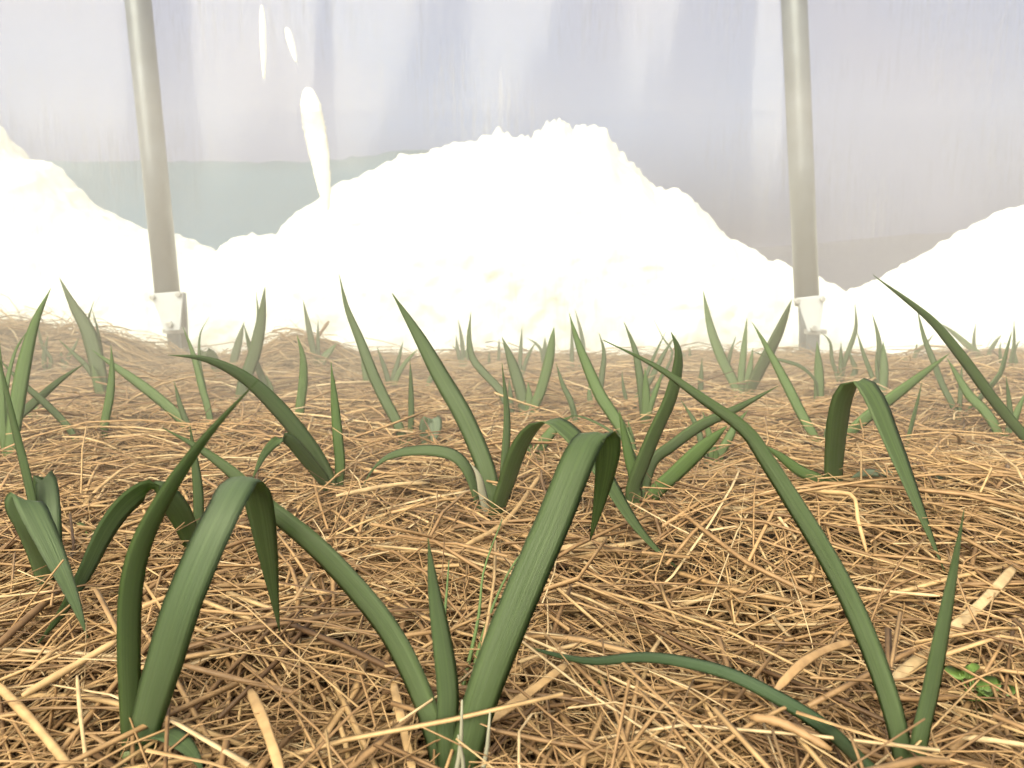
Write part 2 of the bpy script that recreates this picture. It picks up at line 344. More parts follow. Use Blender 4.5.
# ------------------------------------------------------------------ garlic plants
# each: (label, (base px), [leaves]); a leaf: points from the base to the tip, width in px at the plant, options
# options: dy  how far the tip leans away (+) or towards (-) the viewer, in metres
#          g   the tip rests on the straw;  ax  across-direction of the blade;  tw twist;  m material
X1 = (1, 0, 0)
PL = [
 # ---- front row
 ('big young garlic plant at front left, two broad upright leaves forming a V', (130, 752), [
   ([(130, 700), (129, 640), (131, 590), (141, 545), (163, 500), (190, 458), (218, 423), (258, 380)], 22, dict(dy=-.03, ax=(1, .5, .1), tw=15, blunt=.3)),
   ([(148, 715), (164, 662), (183, 602), (209, 540), (229, 500), (241, 481), (252, 483), (259, 505), (266, 545), (273, 590), (280, 634)], 40, dict(arch=-.05, g=1, ax=(1, -.35, 0), m=M_LEAFB, fold=5)),
   ([(150, 738), (168, 734), (184, 744), (196, 758), (204, 776)], 22, dict(dy=-.03, ax=(.8, .4, .2), m=M_LEAFB))]),
 ('big young garlic plant at front centre with one leaf folded sharply over at its top', (450, 800), [
   ([(437, 745), (420, 692), (391, 634), (357, 590), (314, 545), (268, 507), (232, 473), (200, 449), (163, 428)], 34, dict(dy=.07, ax=(.75, -.3, .65), tw=-12, blunt=.4)),
   ([(447, 740), (448, 690), (442, 640), (434, 590), (428, 538)], 25, dict(dy=.03, ax=(1, .5, 0), m=M_LEAF)),
   ([(468, 745), (485, 688), (508, 628), (534, 566), (556, 515), (579, 458), (592, 437), (606, 438), (607, 462), (600, 500), (590, 541)], 39, dict(arch=-.02, dy=.09, ax=(1, .12, 0), fold=6, blunt=.8))]),
 ('big young garlic plant at front right with a long leaf reaching up to the left', (912, 800), [
   ([(900, 740), (880, 672), (850, 600), (820, 545), (790, 497), (765, 458), (745, 430), (700, 397), (655, 366), (603, 340)], 24, dict(dy=.10, ax=(.8, -.2, .5), tw=-35, blunt=.2)),
   ([(920, 740), (931, 690), (941, 638), (952, 580), (964, 510)], 22, dict(dy=.02, ax=(1, .1, 0), tw=15)),
   ([(880, 782), (850, 750), (820, 724), (780, 699), (730, 674), (680, 661), (640, 657), (590, 661), (545, 652), (518, 643)], 17, dict(dy=.0, follow=1, ax=(.2, 1, .7), m=M_LEAFY, blunt=1))]),
 # ---- second row
 ('young garlic plant at left edge with two leaves folded over like flaps', (48, 592), [
   ([(40, 560), (28, 530), (18, 508), (26, 499), (42, 528), (58, 563), (73, 597), (88, 638)], 24, dict(arch=-.02, g=1, ax=(1, .1, -.35), m=M_LEAFB, fold=2, blunt=.3)),
   ([(51, 560), (50, 520), (46, 482), (44, 479), (42, 500), (40, 530)], 23, dict(dy=.02, ax=X1, m=M_LEAFB, fold=2, blunt=1)),
   ([(42, 550), (32, 500), (24, 465), (14, 425), (5, 385), (-4, 345)], 14, dict(dy=.02, ax=(1, -.4, .2)))]),
 ('young garlic plant behind the big front left one, long leaf arching down to the left', (200, 556), [
   ([(190, 535), (178, 510), (162, 493), (148, 489), (125, 505), (105, 532), (85, 572), (62, 612), (36, 646)], 22, dict(g=1, ax=(.3, .8, -.5), blunt=.2)),
   ([(199, 530), (198, 490), (194, 455), (190, 425)], 10, dict(dy=.01, ax=(1, .3, 0)))]),
 ('young garlic plant left of centre, broad leaf sweeping upper left beside a thin upright leaf', (337, 494), [
   ([(322, 467), (302, 437), (277, 407), (252, 383), (226, 367), (200, 358), (168, 355)], 19, dict(dy=-.05, ax=(.75, -.3, .6), m=M_LEAFB, blunt=.2)),
   ([(340, 465), (338, 440), (335, 405), (331, 362)], 10, dict(dy=.01, ax=(1, .2, 0), m=M_LEAFL)),
   ([(322, 478), (304, 456), (290, 440), (281, 438), (265, 453), (251, 482)], 12, dict(dy=-.08, ax=(.7, .7, 0)))]),
 ('central young garlic plant with tall straight leaf and broad dark leaf arching right', (490, 518), [
   ([(491, 490), (482, 458), (463, 415), (440, 375), (418, 335), (392, 293)], 19, dict(dy=.06, ax=(.9, .1, .5), tw=20, blunt=.4)),
   ([(502, 490), (505, 460), (507, 415), (502, 363)], 9, dict(dy=.02, ax=(1, .5, 0))),
   ([(506, 485), (518, 450), (533, 427), (550, 420), (566, 429), (583, 447), (605, 476), (632, 520), (657, 550), (684, 573)], 27, dict(g=1, ax=(.75, .7, 0), blunt=.1)),
   ([(479, 505), (473, 483), (463, 463), (448, 453), (420, 450), (392, 455), (375, 467), (361, 490)], 14, dict(g=1, ax=(.25, .7, .6), m=M_LEAF, blunt=.3)),
   ([(484, 500), (478, 475), (470, 463)], 9, dict(dy=-.01, ax=(1, .5, 0), m=M_DRY))]),
 ('tiny young garlic plant with one small grey-green leaf folded over, near centre', (429, 450), [
   ([(428, 440), (427, 427), (430, 419), (434, 420), (435, 430), (432, 444)], 15, dict(dy=-.03, ax=(1, .15, 0), m=M_LEAFG, blunt=1)),
   ([(445, 449), (458, 446), (475, 439)], 6, dict(dy=.02, ax=(.2, 1, .3), m=M_LEAFG))]),
 ('young garlic plant right of centre, broad dark blade curving upright to a blunt tip', (640, 508), [
   ([(633, 492), (641, 467), (656, 430), (669, 402), (677, 372), (678, 350), (671, 332)], 19, dict(dy=-.02, ax=(1, .35, 0), tw=20, blunt=1)),
   ([(635, 480), (629, 455), (624, 432), (619, 410)], 12, dict(dy=.0, ax=(1, .3, 0), m=M_LEAFL)),
   ([(656, 492), (675, 474), (700, 450), (727, 426)], 16, dict(dy=-.02, ax=(.6, .1, -.8), m=M_LEAFL, blunt=1)),
   ([(652, 464), (672, 446), (700, 426), (738, 408), (778, 386)], 13, dict(dy=.05, ax=(.5, .2, -.8))),
   ([(638, 470), (630, 447), (612, 432), (590, 420), (572, 416), (560, 424)], 8, dict(dy=.03, ax=(.4, .9, 0)))]),
 ('young garlic plant with a tall wide leaf bent over like an arch, right of centre', (836, 486), [
   ([(834, 470), (836, 440), (840, 408), (848, 386), (860, 380), (874, 397), (889, 433), (904, 470), (921, 513), (935, 548), (945, 572)], 30, dict(g=1, ax=(.86, .5, 0), blunt=.1)),
   ([(822, 481), (800, 471), (780, 456), (762, 444)], 11, dict(dy=-.01, ax=(.5, .2, .8), m=M_LEAFL))]),
 ('low young garlic plant with pale leaves lying flat on the straw beside the arched one', (902, 482), [
   ([(894, 476), (878, 473), (864, 473), (851, 478)], 9, dict(dy=-.01, ax=(.1, 1, .9), m=M_LEAFG, blunt=1)),
   ([(918, 485), (932, 490), (950, 496), (968, 498)], 10, dict(dy=-.01, ax=(-.1, 1, .9), m=M_LEAFL, blunt=1.5)),
   ([(925, 480), (940, 476), (955, 480), (968, 489)], 9, dict(dy=.01, ax=(-.1, 1, .9), m=M_LEAFG, blunt=1))]),
 # ---- middle
 ('young garlic plant behind the arched leaf, pale leaf stretching low to the right', (829, 452), [
   ([(815, 438), (800, 411), (789, 389), (777, 366), (765, 344), (752, 322)], 10, dict(dy=.06, ax=(.9, 0, .4), m=M_LEAFL)),
   ([(846, 437), (866, 418), (889, 400), (914, 381), (950, 353)], 13, dict(dy=.04, ax=(.5, .1, -.8), m=M_LEAFL)),
   ([(827, 440), (831, 418), (838, 400)], 8, dict(dy=.02, ax=(1, .3, 0)))]),
 ('young garlic plant growing beyond the right edge, one long leaf leaning far to the left', (1050, 470), [
   ([(1040, 455), (1024, 436), (1005, 414), (990, 395), (974, 373), (955, 348), (936, 325), (917, 308), (873, 275)], 10, dict(dy=-.02, ax=(.7, -.3, .6), blunt=.3))]),
 ('slim young garlic plant with one short upright leaf, right of the arched one', (905, 454), [
   ([(908, 440), (913, 420), (918, 400), (922, 382)], 6, dict(dy=.01, ax=(1, .4, 0)))]),
 ('young garlic plant at right with a dark leaf curving up and a thin tall leaf', (960, 417), [
   ([(952, 404), (942, 384), (933, 360), (924, 337), (917, 308)], 7, dict(dy=.05, ax=X1)),
   ([(971, 408), (982, 396), (991, 386), (1001, 372), (1007, 350), (1012, 331)], 9, dict(dy=.03, ax=(1, .5, 0), blunt=.5)),
   ([(960, 400), (961, 385), (962, 364)], 5, dict(dy=.02, ax=X1))]),
 ('young garlic plant just left of the right edge with one wide slanting leaf', (1004, 441), [
   ([(995, 426), (984, 410), (970, 396), (958, 377), (947, 358)], 10, dict(dy=.04, ax=(.9, 0, .4), m=M_LEAFL)),
   ([(1010, 420), (1009, 400), (1006, 376)], 6, dict(dy=.01, ax=X1)),
   ([(1012, 425), (1018, 410), (1026, 392)], 8, dict(dy=.01, ax=X1, m=M_LEAFL))]),
 ('young garlic plant in front of the right pole, one broad leaf touching its bracket', (742, 402), [
   ([(735, 385), (722, 359), (711, 329), (703, 290)], 11, dict(dy=.05, ax=(1, .2, 0), blunt=.2, m=M_LEAFL)),
   ([(751, 387), (767, 356), (780, 329), (792, 299)], 14, dict(dy=-.02, ax=(1, .3, 0), blunt=.5)),
   ([(741, 380), (743, 358), (747, 318)], 7, dict(dy=.04, ax=X1, m=M_LEAFL)),
   ([(746, 385), (750, 368), (753, 348)], 7, dict(dy=.03, ax=X1, m=M_LEAFL)),
   ([(728, 372), (730, 355), (736, 336)], 5, dict(dy=.08, ax=X1)),
   ([(735, 405), (715, 418), (698, 428)], 11, dict(dy=-.04, ax=(.4, .3, .8)))]),
 ('young garlic plant upright at the right pole foot, thin leaf arching left', (818, 411), [
   ([(819, 395), (819, 375), (817, 341)], 10, dict(dy=.01, ax=X1, m=M_LEAFL)),
   ([(817, 385), (811, 375), (800, 366), (785, 361), (768, 357), (750, 350)], 6, dict(dy=.0, ax=(.4, .8, .5)))]),
 ('young garlic plant just right of the right pole with a wavy tall leaf', (842, 387), [
   ([(843, 368), (849, 350), (856, 328), (855, 303)], 5, dict(dy=.03, ax=X1)),
   ([(841, 370), (841, 342)], 5, dict(dy=.01, ax=X1)),
   ([(836, 372), (832, 360), (830, 342), (821, 332)], 4, dict(dy=.01, ax=X1)),
   ([(855, 372), (852, 360), (849, 350)], 6, dict(dy=.01, ax=X1))]),
 ('young garlic plant second to the right of the right pole with a wide short leaf', (882, 396), [
   ([(884, 380), (881, 362), (878, 335), (872, 313)], 6, dict(dy=.04, ax=X1)),
   ([(884, 375), (884, 360), (883, 341)], 9, dict(dy=.02, ax=X1, m=M_LEAFL)),
   ([(876, 384), (872, 376), (864, 355), (857, 332)], 5, dict(dy=.03, ax=X1)),
   ([(877, 370), (877, 355), (878, 340)], 4, dict(dy=.03, ax=X1))]),
 ('young garlic plant near centre right with two tall slender leaves leaning left', (637, 462), [
   ([(628, 440), (613, 415), (600, 395), (588, 368), (577, 340), (569, 313)], 12, dict(dy=.05, ax=(1, 0, .4), m=M_LEAFL, blunt=.3)),
   ([(632, 440), (628, 420)], 6, dict(dy=.02, ax=X1, m=M_LEAFL))]),
 ('young garlic plant with broad pale upright leaf, beyond the dark curving blade', (645, 428), [
   ([(643, 405), (640, 378), (635, 350), (624, 322)], 8, dict(dy=.04, ax=X1)),
   ([(646, 405), (646, 390), (645, 368)], 9, dict(dy=.01, ax=X1, m=M_LEAFL)),
   ([(650, 408), (658, 385), (664, 368)], 6, dict(dy=.01, ax=X1, m=M_LEAFL))]),
 ('young garlic plant near centre, bright green leaf and darker leaf forming a V', (527, 420), [
   ([(523, 400), (517, 378), (510, 357), (502, 337)], 12, dict(dy=.03, ax=X1)),
   ([(534, 407), (541, 390), (549, 360), (554, 327)], 10, dict(dy=.01, ax=X1, m=M_LEAFL, blunt=1)),
   ([(529, 404), (529, 393), (528, 382)], 8, dict(dy=.01, ax=X1, m=M_LEAFL))]),
 ('young garlic plant with low leaves growing under the big arch at centre', (532, 462), [
   ([(529, 450), (526, 438), (523, 428)], 8, dict(dy=.0, ax=X1, m=M_LEAFL)),
   ([(540, 448), (550, 434), (560, 423), (572, 416)], 11, dict(dy=.01, ax=(.8, 0, -.5), m=M_LEAFL))]),
 ('young garlic plant touching the central V, long leaf curving up to the left', (512, 416), [
   ([(502, 393), (482, 371), (472, 357), (469, 337), (471, 312)], 8, dict(dy=.06, ax=(.9, .1, .3))),
   ([(511, 402), (509, 378)], 5, dict(dy=.01, ax=X1))]),
 ('slender young garlic plant with two crossed leaves just beyond the central V', (519, 384), [
   ([(520, 365), (521, 345), (522, 327)], 4, dict(dy=.03, ax=X1)),
   ([(524, 368), (530, 352), (537, 341)], 4, dict(dy=.02, ax=X1)),
   ([(512, 375), (508, 368)], 3, dict(dy=.01, ax=X1))]),
 ('young garlic plant with a small hooked leaf tip, behind the bright green leaf', (546, 374), [
   ([(545, 360), (545, 337)], 6, dict(dy=.02, ax=X1)),
   ([(543, 362), (541, 350), (534, 342), (526, 338)], 4, dict(dy=.02, ax=(.5, .5, .6)))]),
 ('small distant young garlic plant with one tall thin leaf, right of the central V', (575, 376), [
   ([(583, 354), (582, 337), (575, 309)], 4, dict(dy=.03, ax=X1)),
   ([(572, 362), (572, 340), (571, 325)], 4, dict(dy=.02, ax=X1)),
   ([(567, 368), (562, 372)], 4, dict(dy=.0, ax=X1))]),
 ('young garlic plant with thin leaf bent in an S and a short pale one', (594, 414), [
   ([(599, 397), (602, 375), (604, 352), (599, 333)], 6, dict(dy=.02, ax=X1)),
   ([(590, 400), (589, 384)], 6, dict(dy=.01, ax=X1, m=M_LEAFL))]),
 ('young garlic plant whose thin leaf leans left below the bright green one', (578, 432), [
   ([(572, 405), (563, 385), (556, 363)], 6, dict(dy=.03, ax=X1)), ([(575, 415), (570, 405)], 5, dict(dy=.01, ax=X1))]),
 ('young garlic plant with leaves crossing in an X beyond the dark curving blade', (628, 414), [
   ([(638, 396), (649, 382), (665, 352), (676, 335)], 6, dict(dy=.05, ax=(.9, 0, -.3))),
   ([(626, 400), (623, 385), (622, 371)], 4, dict(dy=.01, ax=X1)),
   ([(650, 366), (658, 348), (666, 331)], 4, dict(dy=.09, ax=X1)),
   ([(672, 357), (663, 338), (654, 320)], 3, dict(dy=.1, ax=X1))]),
 ('small upright young garlic plant standing alone in the gap left of the right pole', (701, 402), [
   ([(701, 385), (702, 358)], 5, dict(dy=.01, ax=X1)), ([(700, 390), (698, 376)], 4, dict(dy=.01, ax=X1))]),
 ('low bushy young garlic plant behind the long front right leaf', (714, 472), [
   ([(705, 455), (696, 425), (681, 400)], 7, dict(dy=.04, ax=X1)),
   ([(712, 450), (708, 430), (703, 412)], 8, dict(dy=.02, ax=X1, m=M_LEAFL)),
   ([(720, 455), (728, 440), (736, 425), (748, 410)], 9, dict(dy=.02, ax=X1, m=M_LEAFL)),
   ([(716, 460), (715, 445)], 8, dict(dy=.0, ax=X1, m=M_LEAFL))]),
 ('tiny young garlic plant at the film below the right slope of the snow mound', (688, 364), [
   ([(690, 355), (689, 346)], 3, dict(dy=.0, ax=X1)), ([(685, 358), (682, 352)], 3, dict(dy=.0, ax=X1))]),
 # ---- left middle and back
 ('young garlic plant at left edge with a tall tapering leaf leaning right', (8, 466), [
   ([(12, 440), (17, 405), (25, 360), (36, 320), (51, 288)], 14, dict(dy=.04, ax=(1, .3, 0), m=M_LEAFL)),
   ([(3, 435), (1, 390), (-2, 330)], 8, dict(dy=.03, ax=X1, m=M_LEAFL)),
   ([(5, 400), (15, 352), (31, 326)], 6, dict(dy=.08, ax=X1, m=M_LEAFL))]),
 ('young garlic plant beyond the left edge, one dark leaf slanting up to the right', (-22, 455), [
   ([(-10, 442), (0, 432), (16, 418), (35, 402), (59, 381), (85, 363)], 9, dict(dy=.02, ax=(.5, 0, -.8)))]),
 ('young garlic plant at left with a single leaf leaning far left over straw', (84, 449), [
   ([(70, 430), (49, 407), (22, 383), (-2, 358)], 8, dict(dy=.04, ax=(.7, 0, .7)))]),
 ('clumped young garlic plant at back left with wide leaf reaching above the straw mound', (104, 402), [
   ([(100, 380), (94, 350), (86, 327), (73, 305), (59, 277)], 15, dict(dy=.03, ax=(1, .2, 0), blunt=0)),
   ([(95, 375), (88, 345), (88, 321), (94, 301)], 5, dict(dy=.04, ax=X1)),
   ([(102, 360), (98, 332), (92, 309)], 4, dict(dy=.04, ax=X1)),
   ([(95, 380), (86, 366), (74, 354), (59, 340)], 6, dict(dy=.02, ax=(.8, 0, .6))),
   ([(98, 385), (92, 365)], 10, dict(dy=.0, ax=X1, m=M_LEAFL))]),
 ('small thin-leaved young garlic plant on the far left straw mound', (45, 372), [
   ([(44, 358), (46, 345), (48, 336)], 5, dict(dy=.0, ax=X1)), ([(51, 360), (42, 345), (37, 322)], 4, dict(dy=.0, ax=X1))]),
 ('small young garlic plant on the left mound, just left of the wide clumped one', (64, 368), [
   ([(68, 358), (74, 348), (79, 337)], 4, dict(dy=.01, ax=X1)), ([(62, 358), (60, 350)], 4, dict(dy=.01, ax=X1))]),
 ('slim upright single-leaved young garlic plant in front of the wide clumped one', (101, 447), [
   ([(105, 422), (110, 395), (112, 368), (111, 345)], 8, dict(dy=.02, ax=(1, .3, 0), m=M_LEAFL))]),
 ('young garlic plant left of the left pole foot, long straight leaf slanting upper left', (199, 438), [
   ([(184, 423), (166, 405), (141, 385), (117, 368), (92, 350)], 11, dict(dy=.05, ax=(.7, 0, .7), m=M_LEAFL)),
   ([(188, 425), (181, 408), (174, 381)], 6, dict(dy=.01, ax=X1))]),
 ('young garlic plant in front of the left pole foot with a slender leaf', (214, 432), [
   ([(207, 405), (202, 388), (197, 368), (191, 348), (183, 327)], 7, dict(dy=.04, ax=X1, m=M_LEAFL)),
   ([(205, 392), (200, 365), (200, 335), (209, 317)], 4, dict(dy=.1, ax=X1))]),
 ('small young garlic plant with a dark folded leaf beside the left pole foot', (220, 382), [
   ([(217, 370), (212, 356), (206, 352), (200, 358), (195, 366)], 9, dict(dy=-.03, ax=(1, .5, 0), blunt=1))]),
 ('short upright young garlic plant right of the left pole', (231, 374), [
   ([(234, 360), (238, 345), (244, 322)], 8, dict(dy=.01, ax=X1))]),
 ('young garlic plant right of the left pole, its broad leaf pointing straight up', (238, 404), [
   ([(243, 385), (254, 355), (261, 322), (265, 286)], 12, dict(dy=.02, ax=(1, .2, 0), blunt=.3)),
   ([(252, 355), (258, 320), (256, 291)], 5, dict(dy=.04, ax=X1))]),
 ('young garlic plant with a narrow leaf leaning left across the tallest one', (272, 402), [
   ([(263, 380), (252, 354), (244, 325)], 7, dict(dy=.0, ax=X1)), ([(270, 388), (266, 375)], 7, dict(dy=.0, ax=X1, m=M_LEAFL))]),
 ('upright young garlic plant with one bright green strap leaf left of centre', (300, 428), [
   ([(300, 408), (303, 385), (303, 358), (297, 335)], 9, dict(dy=.01, ax=(1, .3, 0), m=M_LEAFL))]),
 ('young garlic plant with spreading leaves on the small mound left of centre', (318, 369), [
   ([(314, 355), (309, 329), (303, 300)], 6, dict(dy=.01, ax=X1)),
   ([(318, 352), (318, 320)], 4, dict(dy=.02, ax=X1)),
   ([(324, 358), (331, 350), (337, 343)], 7, dict(dy=.01, ax=(.8, 0, -.5), m=M_LEAFL))]),
 ('young garlic plant left of centre with a very tall thin curved leaf', (407, 447), [
   ([(398, 425), (385, 400), (372, 372), (360, 340), (347, 308), (339, 274)], 11, dict(dy=.07, ax=(1, .1, .3), blunt=.1)),
   ([(411, 425), (411, 390), (410, 360)], 6, dict(dy=.01, ax=X1))]),
 ('small young garlic plant with one short leaf behind the very tall thin leaf', (368, 392), [
   ([(366, 375), (361, 348)], 7, dict(dy=.01, ax=X1, m=M_LEAFL))]),
 ('small fan-shaped young garlic plant with three leaves left of centre', (391, 394), [
   ([(387, 376), (377, 347)], 5, dict(dy=.01, ax=X1)),
   ([(393, 378), (398, 362), (403, 341)], 5, dict(dy=.02, ax=X1)),
   ([(397, 377), (406, 362), (418, 349)], 5, dict(dy=.01, ax=(.8, 0, -.5), m=M_LEAFL))]),
 ('tiny young garlic plant with one slanting leaf behind the tall straight centre leaf', (426, 388), [
   ([(430, 380), (437, 367)], 5, dict(dy=.01, ax=X1, m=M_LEAFL))]),
 ('young garlic plant at the back with thin leaves fanning out against the snow', (464, 370), [
   ([(463, 352), (461, 335), (458, 319)], 4, dict(dy=.01, ax=X1)),
   ([(461, 358), (457, 350), (451, 345)], 3, dict(dy=.01, ax=X1)),
   ([(459, 356), (457, 345), (456, 335)], 4, dict(dy=.01, ax=X1)),
   ([(466, 358), (468, 345)], 5, dict(dy=.01, ax=X1, m=M_LEAFL))]),
 ('single thin upright young garlic plant at the film, left of the crossed leaves', (498, 366), [([(499, 352), (499, 339)], 3, dict(dy=.0, ax=X1)), ([(490, 366), (489, 351)], 3, dict(dy=.0, ax=X1))]),
 ('young garlic plant at the back right with a leaf bowing left over the straw', (985, 364), [
   ([(980, 356), (965, 343), (951, 331), (940, 323)], 6, dict(dy=.01, ax=(.8, 0, .6), m=M_LEAFL)),
   ([(975, 350), (974, 338), (976, 323)], 4, dict(dy=.01, ax=X1)),
   ([(990, 352), (995, 343), (1002, 334)], 5, dict(dy=.01, ax=X1))]),
 ('young garlic plant at the far right edge with a tall wavy leaf', (1009, 378), [
   ([(1011, 360), (1014, 345), (1014, 320)], 4, dict(dy=.01, ax=X1)),
   ([(1002, 365), (1000, 352), (1001, 341)], 4, dict(dy=.01, ax=X1)),
   ([(1016, 366), (1014, 352), (1020, 340)], 5, dict(dy=.01, ax=X1))]),
 ('small low young garlic plant at the film, left of the long leaning leaf', (912, 366), [
   ([(917, 352), (925, 345), (934, 334)], 4, dict(dy=.0, ax=X1)), ([(916, 352), (917, 343)], 5, dict(dy=.0, ax=X1)), ([(906, 360), (898, 362)], 5, dict(dy=.0, ax=X1, m=M_LEAFL))]),
]
GROUP = 'young garlic plants growing through the straw'
HEAD = []
for label, (bx, by), leaves in PL:
    B = ground_hit(bx, by)
    B.y = min(B.y, 1.535); B.z = float(hf(B.x, B.y))
    B = at(bx, by, B.y) if by > 400 else Vector((at(bx, by, B.y).x, B.y, B.z))
    root = empty('garlic_plant', B); tag(root, label, 'plant', GROUP)
    sc = B.y * math.cos(PITCH) / FPX
    wmax = max(w for _, w, _ in leaves) * sc
    # short pale stem going down through the mulch
    r0 = max(.0012, wmax * .26)
    sp = [np.array((0, 0, -.022)), np.array((0, 0, -.01)), np.array((0, 0, .0)), np.array((0, 0, .003))]
    V, F = tube(sp, [r0 * 1.15, r0 * 1.05, r0, r0 * .55], 10)
    mesh_obj('stem', V, F, M_STEM, root)
    for k_, (pts, w, o) in enumerate(leaves):
        n = len(pts); dy = o.get('dy', 0)
        pp = [(bx, by)] + list(pts)
        dd = np.r_[0, np.cumsum([math.hypot(pp[i + 1][0] - pp[i][0], pp[i + 1][1] - pp[i][1]) for i in range(n)])]; dd /= dd[-1]
        if o.get('g'):
            e = ground_hit(*pts[-1], .010); dy = e.y - B.y
        Ys = [B.y + dy * q + o.get('arch', 0) * math.sin(math.pi * q) for q in dd]
        if o.get('fold'):            # the blade folds over towards the back
            kf = o['fold'];
            for i in range(len(Ys)): Ys[i] += .006 * (1 if i > kf else 0) * (1 if i < len(Ys) - 1 else 0)
        if o.get('follow'):
            P3 = [np.array(B) - np.array((0, 0, .005))]
            for (x_, y_) in pts:
                h_ = ground_hit(x_, y_, .022); q_ = at(x_, y_, h_.y); P3.append(np.array(q_))
        else:
            P3 = [np.array(B) + np.array((0, 0, -.006))] + [np.array(at(x_, y_, min(Yk, 1.575))) for (x_, y_), Yk in zip(pts, Ys[1:])]
            P3[0][0] += (P3[1][0] - P3[0][0]) * .12
        big = w * sc * 1000 / 1
        m_ = 40 if by > 550 else (26 if by > 430 else 14)
        C = catmull(P3, m_)
        if o.get('g'): C[-1][2] = max(C[-1][2], float(hf(C[-1][0], C[-1][1])) + .006)
        add_leaf(root, C, o.get('ax', X1), w * sc * 1.08, o.get('m', M_LEAF), twist=o.get('tw', 0), blunt=o.get('blunt', .25))
    if 440 < bx < 460 and by > 780:   # shreds of pale dry sheath at the foot of the front centre plant
        for dx_, top, lean in ((2, 700, 10), (12, 735, -4), (26, 712, 14)):
            p0 = np.array(at(bx + dx_, by - 5, B.y - .010)); p1 = np.array(at(bx + dx_ + lean, top, B.y - .012))
            V, F = tube(catmull([p0, (p0 + p1) / 2 + np.array((.0012, 0, 0)), p1], 6), [.0010, .0011, .0009, .0008, .0006, .0003], 5)
            s_ = mesh_obj('dry_sheath', V, F, M_DRY, root, loc=tuple(B)); s_['label'] = 'pale dry papery shred'; s_.location = (0, 0, 0)

# ------------------------------------------------------------------ straws that stand out one by one
SP = [
 ('thick reddish brown stalk sloping up from the left edge in front of the folded leaves', [(-10, 652), (40, 607), (92, 564)], 8, .18, 1),
 ('short brown stalk end lying over the folded leaf flaps at left edge', [(-8, 556), (20, 537), (47, 520)], 6, .15, 1),
 ('long pale golden stalk slanting up to the right, left of the big front left plant', [(22, 696), (70, 668), (118, 640)], 9, .8, 1),
 ('thick yellowish stalk running off the bottom left corner', [(-5, 682), (35, 725), (76, 775)], 11, .78, 1),
 ('upright bright yellow straw at bottom left', [(77, 676), (81, 720), (88, 775)], 5, .95, 1),
 ('reddish brown stick lying flat between the two big front left plants', [(183, 665), (240, 680), (300, 694)], 7, .22, 1),
 ('wide crinkled golden straw blade standing at the bottom, left of front centre', [(250, 690), (265, 725), (282, 775)], 13, .72, .3),
 ('wide golden straw blade left of the big front centre plant', [(393, 682), (402, 722), (414, 775)], 11, .74, .3),
 ('wide golden straw rising to the right of the big front centre plant', [(488, 722), (530, 692), (568, 663)], 11, .74, .4),
 ('broad pale straw blade lying diagonally behind the big front right plant', [(888, 684), (935, 645), (985, 600), (1017, 564)], 13, .97, .25),
 ('curved golden straw blade lying left of the big front right plant', [(776, 690), (800, 665), (825, 650), (853, 641)], 10, .6, .35),
 ('knobbly dry seed head lying at the bottom right of centre', [(750, 717), (778, 722), (805, 735), (832, 750)], 9, .40, 1),
 ('bright yellow straw lying flat at the bottom right corner', [(957, 737), (990, 740), (1030, 746)], 7, .98, 1),
 ('bright thin straw lying flat behind the big front right plant', [(848, 586), (893, 592), (940, 596)], 4, .95, 1),
 ('pale straw bent at a right angle below the arched leaf', [(800, 490), (828, 492), (853, 496), (858, 520), (867, 553)], 5, .82, 1),
 ('straight pale straw pointing up behind the big folded centre leaf', [(465, 546), (505, 522), (542, 473)], 6, .75, 1),
 ('pale yellow straw bowing low across the base of the thin upright leaf left of centre', [(336, 496), (370, 489), (400, 484), (430, 483)], 5, .92, 1),
 ('reddish stalk poking up from the small straw mound against the snow', [(308, 348), (319, 335), (329, 321)], 4, .3, 1),
 ('pale straw tucked under the folded tip of the big centre leaf', [(548, 550), (580, 545), (608, 537)], 7, .9, .6),
]
for lab, pts, w, tone, flat in SP:
    hit = [ground_hit(p[0], p[1], .018) if 'poking' not in lab else Vector((0, 1.36, 0)) for p in pts]
    Y0 = hit[0].y; Y1 = hit[-1].y; n = len(pts)
    P3 = [np.array(at(p[0], p[1], min(Y0 + (Y1 - Y0) * i / (n - 1), hit[i].y + .004))) for i, p in enumerate(pts)]
    C = catmull(P3, 12); wm = w * (Y0 + Y1) / 2 / FPX / 2
    T = norm(np.gradient(C, axis=0)); A = norm(np.cross(T, np.array((0, -.6, .8)))); Bn = np.cross(A, T); V = []
    for i in range(12):
        rr = wm * (1 - .25 * (i / 11) ** 2) * (.55 if i in (0, 11) else 1) * (1 + .08 * math.sin(i * 5.1))
        if 'seed head' in lab: rr *= 1 + .3 * (i % 2)
        for j in range(8):
            a = 2 * math.pi * j / 8; V.append(C[i] + A[i] * math.cos(a) * rr + Bn[i] * math.sin(a) * rr * (.28 if flat < .9 else .9))
    F = [(i * 8 + j, i * 8 + (j + 1) % 8, (i + 1) * 8 + (j + 1) % 8, (i + 1) * 8 + j) for i in range(11) for j in range(8)] + [tuple(range(8))[::-1], tuple(88 + j for j in range(8))]
    o = mesh_obj('seed_head' if 'seed' in lab else 'straw_stalk', V, F, M_STRAW, loc=tuple(P3[0]))
    a = o.data.attributes.new('tone', 'FLOAT', 'POINT'); a.data.foreach_set('value', [tone] * len(V))
    tag(o, lab, 'straw', 'single straws lying on top of the mulch')

